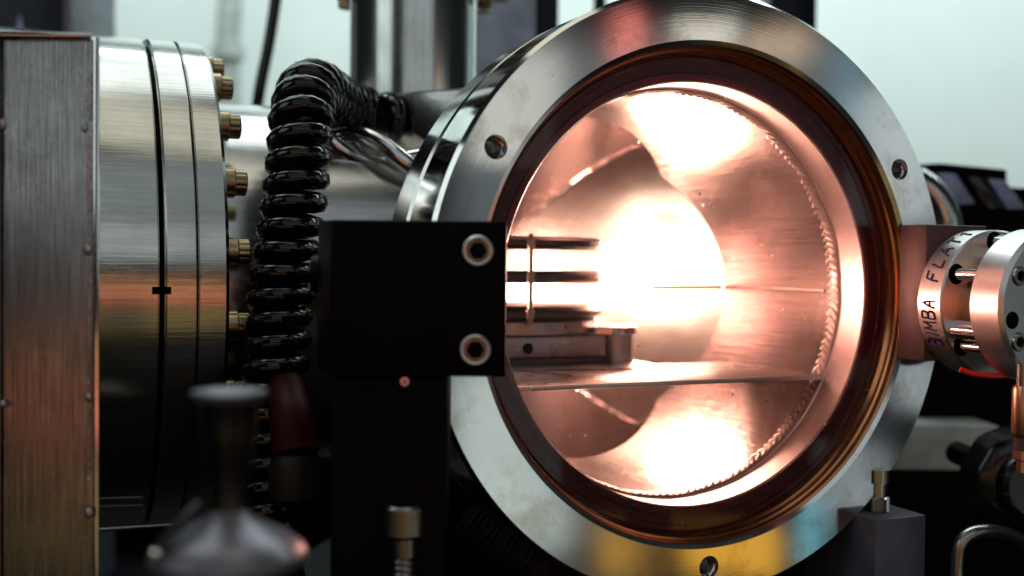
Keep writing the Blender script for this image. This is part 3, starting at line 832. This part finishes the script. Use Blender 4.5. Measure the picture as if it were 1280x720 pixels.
kn = thing('hand_knob', 'round glossy black knob at lower right edge', 'knob', at(1275, 600, 4.2))
rot = 0.9
MB().lathe([(0.0, -0.15), (0.11, -0.15), (0.13, -0.135), (0.14, -0.10), (0.185, -0.09), (0.20, -0.075), (0.205, 0.0), (0.20, 0.075), (0.16, 0.10), (0.0, 0.11)], seg=64, wob=lambda t_, q: 1 + (0.018 * math.sin(9 * t_) if 4 <= q <= 7 else 0)).build('grip', 'black_gloss', kn)
MB().lathe([(0.0, -0.17), (0.04, -0.17), (0.05, -0.16), (0.05, -0.14)], seg=24).build('centre_cap', 'screw_steel', kn)
MB().lathe([(0.0, 0.11), (0.05, 0.11), (0.05, 0.6), (0, 0.6)], seg=24).build('shaft', 'black_anodised', kn)
ch_ = thing('chrome_handle', 'bent chrome bar handle in lower right corner', 'handle', at(1196, 725, 3.9))
b0 = at(1196, 725, 3.9)
MB().tube([p - b0 for p in spline([at(1197, 770, 3.9), at(1196, 705, 3.9), at(1203, 676, 3.9), at(1226, 664, 3.92), at(1262, 668, 4.0), at(1300, 690, 4.1)], 10)], 0.024, 16).build('bar', 'screw_steel', ch_)

ins = thing('black_instrument', 'black instrument with two pale slanted windows right of the flange', 'instrument', at(1206, 300, 5.6))
b0 = at(1206, 300, 5.6)
pp = lambda px, py: ((at(px, py, 5.6) - b0).x, (at(px, py, 5.6) - b0).z)
MB().prism([pp(1140, 330), pp(1140, 206), pp(1175, 204), pp(1258, 212), pp(1259, 234), pp(1300, 236), pp(1300, 330)], 0.0, 0.7, 0.01).build('case', 'black_anodised', ins)
for q in ([(1168, 217), (1191, 218), (1216, 255), (1196, 256)], [(1231, 224), (1253, 226), (1279, 261), (1256, 262)]):
    MB().prism([pp(*c_) for c_ in reversed(q)], -0.03, -0.004, 0.003).build('slanted_window', 'lavender_film', ins)
MB().prism([pp(1205, 222), pp(1228, 222), pp(1250, 262), pp(1228, 262)], -0.05, -0.004, 0.004).build('fin', 'black_gloss', ins)
MB().box(pp(1234, 0)[0], pp(1246, 0)[0], 0.1, 0.2, pp(0, 213)[1], pp(0, 199)[1], 0.004).build('top_stub', 'bolt_brass', ins)
MB().box(pp(1150, 0)[0], pp(1300, 0)[0], 0.05, 0.6, -H0 - b0.z, pp(0, 332)[1]).build('stand', 'black_anodised', ins)
el = thing('pipe_elbow', 'pale steel pipe elbow just behind the right flange edge', 'pipe', at(1165, 270, 5.2))
b0 = at(1165, 270, 5.2)
MB().tube([p - b0 for p in spline([at(1140, 225, 5.2), at(1162, 240, 5.2), at(1178, 265, 5.2), at(1183, 300, 5.2), at(1183, 420, 5.2)], 10)], 0.075, 20).build('elbow', 'arm_steel', el)

# ------------------------------------------------------------------ far background above the chamber
gc = thing('grey_panel', 'blue grey upright panel behind the steel column', 'panel', (at(628, 200, 6.6).x, 6.6, -H0))
hw = (at(668, 0, 6.6) - at(588, 0, 6.6)).x / 2
MB().box(-hw, hw, 0, 0.3, 0, 5.2, 0.01).build('sheet', 'grey_paint', gc)
MB().box(-hw - 0.03, -hw - 0.003, -0.02, 0.3, 0, 5.2, 0.006).build('edge_strip', 'black_anodised', gc)
for px0, px1, dep, lb in ((669, 698, 6.7, 'broad black post between grey panel and pale gap'), (742, 757, 7.2, 'slim black post peeping over the flange top'), (961, 1019, 7.0, 'black square post above upper right of window flange')):
    pth_ = thing('frame_post', lb, 'post', (at((px0 + px1) / 2, 0, dep).x, dep, -H0), 0, 'posts behind the chamber')
    hw = (px1 - px0) / 2 / F * dep
    MB().box(-hw, hw, 0, 2 * hw, 0.0, 5.6, 0.008).build('profile', 'navy_paint', pth_)
    MB().box(-hw - 0.03, hw + 0.03, -0.03, 2 * hw + 0.03, 0, 0.06).build('foot', 'black_anodised', pth_)
ic = thing('instrument_case', 'dark navy instrument case above the housing in upper left corner', 'instrument', (at(30, 0, 7.5).x, 7.5, -H0))
ox = at(30, 0, 7.5).x
a0, a1 = at(-60, 0, 7.5).x - ox, at(84, 0, 7.5).x - ox
MB().box(a0, a1, 0, 0.8, 0, 5.5, 0.02).build('case', 'navy_paint', ic)
MB().box(a1 + 0.004, a1 + 0.06, -0.03, 0.8, 0, 5.5, 0.01).build('side_rail', 'slate_anodised', ic)
z1 = at(30, 50, 7.5).z + H0; z2 = at(30, 20, 7.5).z + H0
MB().prism([(-0.04, z1 - 0.1), (0.06, z1 - 0.1), (0.0, z2)], -0.03, -0.004, 0.004).build('badge', 'lavender_film', ic)

wp = thing('wall_shadow_streak', 'grey tube standing in for a soft shadow streak down the pale wall between housing and cable', 'pipe', (at(292, 0, 15.5).x, 15.5, -H0))  # added tube: a soft wall shadow put into its shape and grey
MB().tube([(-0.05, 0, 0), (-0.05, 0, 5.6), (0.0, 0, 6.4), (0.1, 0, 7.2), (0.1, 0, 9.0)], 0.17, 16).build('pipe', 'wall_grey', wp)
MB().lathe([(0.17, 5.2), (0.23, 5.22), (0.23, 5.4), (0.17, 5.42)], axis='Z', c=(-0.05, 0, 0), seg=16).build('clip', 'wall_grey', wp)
